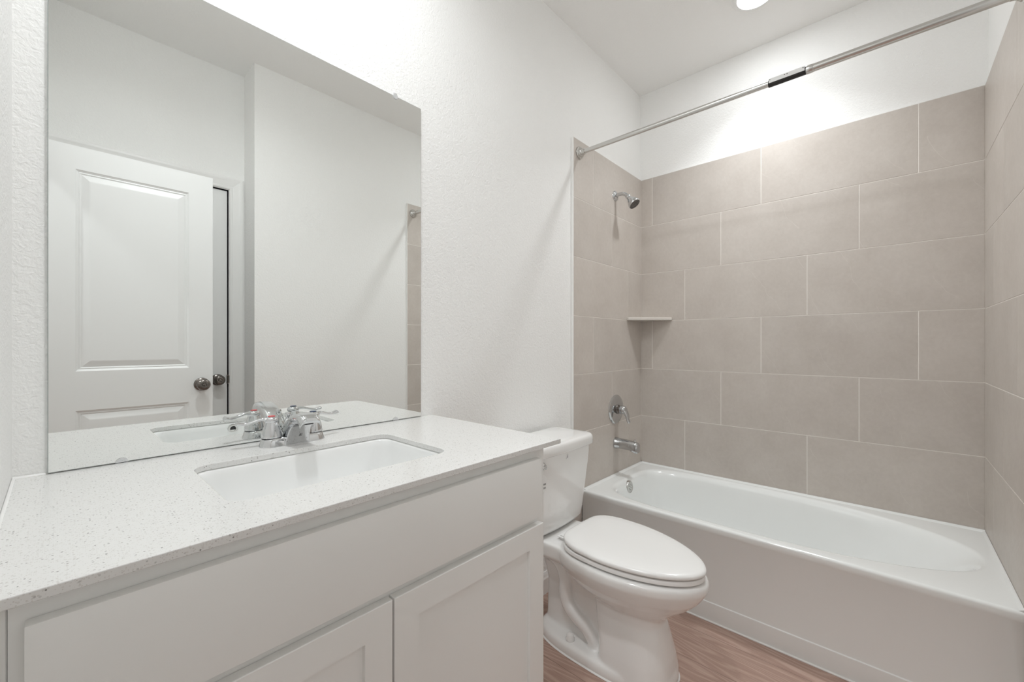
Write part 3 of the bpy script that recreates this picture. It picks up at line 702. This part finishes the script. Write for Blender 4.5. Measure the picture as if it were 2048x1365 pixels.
# small maker's mark on the tank: outlined oval with a dark stroke
bm = new(); cx, cz = 1.4325, 0.7135
def onf(pts, d0, d1): loft(bm, [[Vector((x, fy(x, z)-d, z)) for x, z in pts] for d in (d0, d1)])
for a0 in range(0, 28):
    a, b = 2*PI*a0/28, 2*PI*(a0+0.9)/28
    onf([(cx+0.0088*math.cos(a), cz+0.0125*math.sin(a)), (cx+0.0088*math.cos(b), cz+0.0125*math.sin(b)), (cx+0.0079*math.cos(b), cz+0.0116*math.sin(b)), (cx+0.0079*math.cos(a), cz+0.0116*math.sin(a))], -0.0005, 0.0004)
em = obj('emblem', bm, M_GREY, tl)
bm = new()
onf([(cx-0.0022, cz-0.0062), (cx+0.0016, cz-0.0062), (cx+0.0030, cz+0.0052), (cx-0.0002, cz+0.0052)], -0.0005, 0.0006)
onf([(cx+0.0004, cz+0.0062), (cx+0.0034, cz+0.0062), (cx+0.0034, cz+0.0086), (cx+0.0012, cz+0.0086)], -0.0005, 0.0006)
onf([(cx-0.0055, cz-0.0080), (cx-0.0030, cz-0.0080), (cx-0.0030, cz-0.0066), (cx-0.0055, cz-0.0066)], -0.0005, 0.0006)
obj('emblem_stroke', bm, M_INK, em)

# ------------------------------------------------------------------ bathtub
tb = thing('bathtub', ((XTUB+XBT)/2, (YT+YRT)/2, 0), 'white alcove bathtub with a straight apron between tiled walls', 'bathtub')
G = 0.0008
X0, X1, Y0, Y1, ZR = XTUB, XBT-G, YRT+G, YT-G, ZTUB
CX, CY = 2.228, 0.52
def br(i, z, d_drain=0.0, d_foot=0.0, d_side=0.0, n=96, ef=2.25, ed=4.5):
    return sring(CX, CY, 0.310-i-d_side, 0.605-i-d_drain, z, ed, n, 0.762-i-d_foot, ef)
bm = new(); rb = 0.011
def drr(i, z):
    return [Vector((X0+i, Y0, z)), Vector((X1, Y0, z)), Vector((X1, Y1, z)), Vector((X0+i, Y1, z))]
flat_ring(bm, drr(rb, ZR), br(-0.014, ZR))
R = [br(-0.014, ZR), br(-0.006, ZR-0.0008), br(0.000, ZR-0.003), br(0.007, ZR-0.008), br(0.013, ZR-0.016, 0, 0.004), br(0.018, ZR-0.028, 0, 0.012), br(0.022, ZR-0.05, 0.002, 0.03), br(0.028, ZR-0.11, 0.008, 0.085, 0.004, ef=2.3),
     br(0.036, ZR-0.19, 0.016, 0.17, 0.010, ef=2.4), br(0.046, ZR-0.26, 0.026, 0.25, 0.018, ef=2.6), br(0.062, ZR-0.305, 0.040, 0.31, 0.026, ef=2.8), br(0.085, ZR-0.325, 0.06, 0.36, 0.036, ef=3), br(0.14, ZR-0.335, 0.06, 0.40, 0.04, ef=3, ed=4)]
loft(bm, R, cap0=False, cap1=True, recalc=False)
# apron and rolled front edge
pf = [(rb, ZR), (rb*0.62, ZR-0.0008), (rb*0.29, ZR-0.0032), (rb*0.08, ZR-0.0068), (0, ZR-rb), (0, ZR-0.030), (0.003, ZR-0.034), (0.0040, 0.088), (0.0036, 0.0835), (0.0000, 0.0805), (-0.0003, 0.076), (0.0, 0.0), (0.03, 0.0), (0.03, ZR-0.03)]
loft(bm, [[Vector((X0+a, y, z)) for a, z in pf] for y in (Y0, Y1)], closed=False, cap0=False, cap1=False, recalc=False)
bmesh.ops.remove_doubles(bm, verts=bm.verts[:], dist=1e-5)
bmesh.ops.recalc_face_normals(bm, faces=bm.faces[:])
# make sure normals point to the viewer's side of the shell
bm.faces.ensure_lookup_table()
top = [f for f in bm.faces if abs(f.normal.z) > 0.99 and abs(f.calc_center_median().z-ZR) < 1e-4]
if top and top[0].normal.z < 0: bmesh.ops.reverse_faces(bm, faces=bm.faces[:])
shell = obj('tub_shell', bm, M_TUB, tb, smooth=40)
# low raised lip along the three walls
bm = new()
lipp = [(0, 0), (0, 0.0065), (0.006, 0.0065), (0.012, 0.004), (0.020, 0.0)]
loft(bm, [[Vector((x, Y1-a, ZR-0.0004+b)) for a, b in lipp] for x in (X0+0.012, X1)])
loft(bm, [[Vector((X1-a, y, ZR-0.0004+b)) for a, b in lipp] for y in (Y0, Y1)])
loft(bm, [[Vector((x, Y0+a*0.6, ZR-0.0004+b*0.7)) for a, b in lipp] for x in (X0+0.006, X1)])
obj('wall_lip', bm, M_TUB, tb, smooth=50)
bm = new(); tube(bm, [(X0-0.001, Y0, 0.002), (X0-0.001, Y1, 0.002)], 0.0045, 8); obj('caulk_bead', bm, M_CAULK, tb, smooth=60)
# overflow plate and drain
oy = 1.094
bm = new(); od = Vector((0, -1, 0.10)).normalized()
lathe(bm, [(0.0345, -0.010), (0.0345, 0.009), (0.0330, 0.0115), (0.0300, 0.0125), (0.0285, 0.0115), (0.0, 0.0125)], (2.204, 1.110, 0.3655), od, 48)
ovp = obj('overflow_plate', bm, M_NICKEL, tb, smooth=35)
bm = new()
for k in range(6):
    a = PI/6 + k*PI/3; d_, u_, v_ = frame_of(od); lathe(bm, [(0.0028, 0), (0.0028, 0.0004)], Vector((2.204, 1.110, 0.3655)) + od*0.0123 + (u_*math.cos(a)+v_*math.sin(a))*0.015, od, 12)
lathe(bm, [(0.0022, 0), (0.0022, 0.0006)], Vector((2.204, 1.110, 0.3655)) + od*0.0125, od, 12); obj('plate_holes', bm, M_GREY, ovp)
bm = new(); lathe(bm, [(0.034, 0), (0.032, 0.003), (0.024, 0.003), (0.022, 0.008), (0, 0.009)], (2.22, 0.93, ZR-0.3352), (0, 0, 1), 40); obj('drain', bm, M_NICKEL, tb, smooth=40)

# ------------------------------------------------------------------ fittings on the wet wall
sh = thing('shower_fixture', (2.231, YT, 2.060), 'chrome shower head on a short bent arm high on the tiled wall', 'shower head')
bm = new(); lathe(bm, [(0.0305, 0.0005), (0.0295, 0.004), (0.024, 0.0085), (0.014, 0.011), (0.0105, 0.0115)], (2.231, YT, 2.060), (0, -1, 0), 40, cap1=False); obj('flange', bm, M_CHROME_W, sh, smooth=40)
hd = Vector((0, -0.62, -0.785)).normalized(); hp = Vector((2.231, 1.128, 2.040))
bm = new(); tube(bm, smooth_path([(2.231, YT-0.004, 2.060), (2.231, 1.185, 2.0635), (2.231, 1.158, 2.062), (2.231, 1.138, 2.050), hp], 20), 0.0105, 20); obj('arm', bm, M_CHROME_W, sh, smooth=60)
bm = new(); lathe(bm, [(0.0125, -0.004), (0.0145, 0.002), (0.0145, 0.010), (0.0120, 0.013), (0.0140, 0.018), (0.0200, 0.030), (0.0270, 0.043), (0.0320, 0.054), (0.0345, 0.062), (0.0350, 0.068), (0.0335, 0.071), (0.0310, 0.0715)], hp, hd, 48, cap1=False); head = obj('head', bm, M_CHROME_W, sh, smooth=40)
bm = new(); lathe(bm, [(0.0311, 0.069), (0.0311, 0.0712), (0.0, 0.0712)], hp, hd, 40); face = obj('spray_face', bm, M_FACE, head, smooth=30)
bm = new(); d_, u_, v_ = frame_of(hd)
for rr_, nn in ((0.008, 6), (0.0165, 12), (0.025, 18)):
    for k in range(nn):
        a = 2*PI*k/nn; lathe(bm, [(0.0012, 0), (0.0009, 0.0014)], hp + hd*0.0711 + (u_*math.cos(a)+v_*math.sin(a))*rr_, hd, 8)
obj('nozzles', bm, M_GREY, face)['kind'] = 'stuff'

vx, vz = 2.238, 0.7955
vl = thing('shower_valve', (vx, YT, vz), 'round chrome shower valve plate with a drooping lever handle', 'valve')
bm = new(); lathe(bm, [(0.0860, 0.0005), (0.0860, 0.003), (0.0820, 0.0065), (0.0700, 0.0100), (0.0450, 0.0125), (0.0300, 0.0135), (0.0, 0.0135)], (vx, YT, vz), (0, -1, 0), 64); obj('escutcheon', bm, M_CHROME_W, vl, smooth=30)
bm = new(); lathe(bm, [(0.0270, 0.012), (0.0270, 0.020), (0.0225, 0.023), (0.0215, 0.034)], (vx, YT, vz), (0, -1, 0), 40); obj('valve_collar', bm, M_KNOB, vl, smooth=30)
bm = new(); lathe(bm, [(0.0225, 0.033), (0.0245, 0.036), (0.0250, 0.052), (0.0225, 0.061), (0.0150, 0.067), (0.0, 0.069)], (vx, YT, vz), (0, -1, 0), 40)
tube(bm, smooth_path([(vx, YT-0.050, vz+0.004), (vx, YT-0.064, vz-0.014), (vx, YT-0.074, vz-0.034), (vx, YT-0.078, vz-0.054), (vx, YT-0.087, vz-0.074)], 18), [0.025-0.0145*(i/18)**0.9+(0.002 if i > 14 else 0) for i in range(18)]+[0.005], 24, sx=0.95, sy=0.62, up=(1, 0, 0))
obj('lever', bm, M_CHROME_W, vl, smooth=50)

sx_, sz_ = 2.238, 0.596
ts = thing('tub_spout', (sx_, YT, sz_), 'chrome tub filler spout low on the tiled wall above the bathtub rim', 'tub spout')
rings = []
def srr(y, hw, zb, zt, r): return [Vector((p.x, y, p.y)) for p in rrect(sx_-hw, sx_+hw, zb, zt, 0, r, 8)]
for y, hw, zb, zt, r in ((YT-0.0004, 0.0330, -0.034, 0.034, 0.032), (YT-0.009, 0.0330, -0.034, 0.034, 0.032), (YT-0.013, 0.0300, -0.031, 0.031, 0.029), (YT-0.060, 0.0285, -0.030, 0.029, 0.026), (YT-0.095, 0.0260, -0.030, 0.027, 0.022), (YT-0.105, 0.0240, -0.036, 0.0245, 0.018), (YT-0.125, 0.0235, -0.040, 0.022, 0.016), (YT-0.138, 0.0215, -0.040, 0.018, 0.014), (YT-0.1435, 0.0180, -0.038, 0.012, 0.012)):
    rings.append(srr(y, hw, sz_+zb, sz_+zt, min(r, hw*0.97)))
bm = new(); loft(bm, rings); obj('spout_body', bm, M_CHROME_W, ts, smooth=40)
bm = new(); lathe(bm, [(0.0035, 0), (0.0035, 0.007), (0.0065, 0.008), (0.0065, 0.013), (0.004, 0.0145), (0, 0.015)], (sx_, YT-0.121, sz_+0.0205), (0, 0, 1), 20); obj('diverter_knob', bm, M_CHROME_W, ts, smooth=40)

# corner shelf
bm = new(); R_ = 0.203; pts = [(XBT-G, YT-G)]
ptsc = [(XBT-G-R_, YT-G), (XBT-G-R_, YT-G-0.012)]
a0, b0 = Vector((XBT-G-R_, YT-G-0.012)), Vector((XBT-G-0.012, YT-G-R_))
for i in range(1, 12):
    t_ = i/12; p = a0.lerp(b0, t_); nrm = Vector((-1, -1)).normalized(); p = p + nrm*0.010*math.sin(PI*t_); ptsc.append((p.x, p.y))
ptsc += [(XBT-G-0.012, YT-G-R_), (XBT-G, YT-G-R_)]
pts = pts + ptsc
t = new(); loft(t, [[Vector((x, y, z)) for x, y in pts] for z in (1.3300, 1.3475)])
bmesh.ops.bevel(t, geom=[e for e in t.edges if e.calc_face_angle(0) > 0.9 and all(v.co.x < XBT-0.003 or v.co.y < YT-0.003 for v in e.verts)], offset=0.003, segments=3, affect='EDGES', clamp_overlap=True)
merge(bm, t)
tag(obj('corner_shelf', bm, M_SHELF, smooth=35), 'small beige corner shelf where the tiled walls meet', 'shelf')

# curtain rod across the bathtub
RX, RZ = 1.846, 2.184
rod = thing('shower_curtain_rod', (RX, (YT+YRT)/2, RZ), 'metal shower curtain rod stretched between the tiled end walls', 'curtain rod')
bm = new(); tube(bm, [(RX, YT-0.030, RZ), (RX, 0.20, RZ)], 0.0112, 28); obj('inner_tube', bm, M_ROD, rod, smooth=60)
bm = new(); tube(bm, [(RX, 0.2095, RZ), (RX, YRT+0.028, RZ)], 0.0135, 28); obj('outer_tube', bm, M_ROD, rod, smooth=60)
bm = new(); lathe(bm, [(0.0142, 0), (0.0148, 0.002), (0.0148, 0.017), (0.0136, 0.022)], (RX, 0.2290, RZ), (0, -1, 0), 32); obj('collar', bm, M_ROD, rod, smooth=40)
bm = new()
zc0 = RZ-0.0005
loft(bm, [[Vector((RX+0.0140*math.cos(a), y, RZ+0.0140*math.sin(a))) for a in [2*PI*i/28 for i in range(28)]] for y in (0.3480, 0.2295)])
cn = obj('connector', bm, M_DARK, rod, smooth=50)
# pale plate with four holes on the camera side of the connector
bm = new(); dv = Vector((-0.96, 0, -0.10)).normalized(); up_ = Vector((0, 1, 0)).cross(dv).normalized()
if up_.z < 0: up_ = -up_
o_ = Vector((RX, 0, RZ)) + dv*0.0118
loft(bm, [[o_ + dv*d + Vector((0, y, 0)) + up_*w for y, w in ((0.3455, -0.0035), (0.2320, -0.0035), (0.2320, 0.0115), (0.3455, 0.0115))] for d in (0, 0.0032)])
pl = obj('cover_plate', bm, M_LABEL, cn)
for y, w in ((0.3410, 0.0075), (0.2935, 0.0070), (0.2855, 0.0070), (0.2365, 0.0072)):
    bm = new(); lathe(bm, [(0.0017, 0.0030), (0.0017, 0.0036)], o_ + Vector((0, y, 0)) + up_*w, dv, 12); obj('screw_hole', bm, M_INK, cn)
for y, d in ((YT, -1), (YRT, 1)):
    bm = new(); lathe(bm, [(0.0310, 0.0003), (0.0315, 0.004), (0.0300, 0.008), (0.0255, 0.0105), (0.0250, 0.014), (0.0205, 0.018), (0.0195, 0.021), (0.0160, 0.024), (0.0150, 0.034), (0.0128, 0.036)], (RX, y, RZ), (0, d, 0), 44); obj('flange', bm, M_NICKEL, rod, smooth=30)
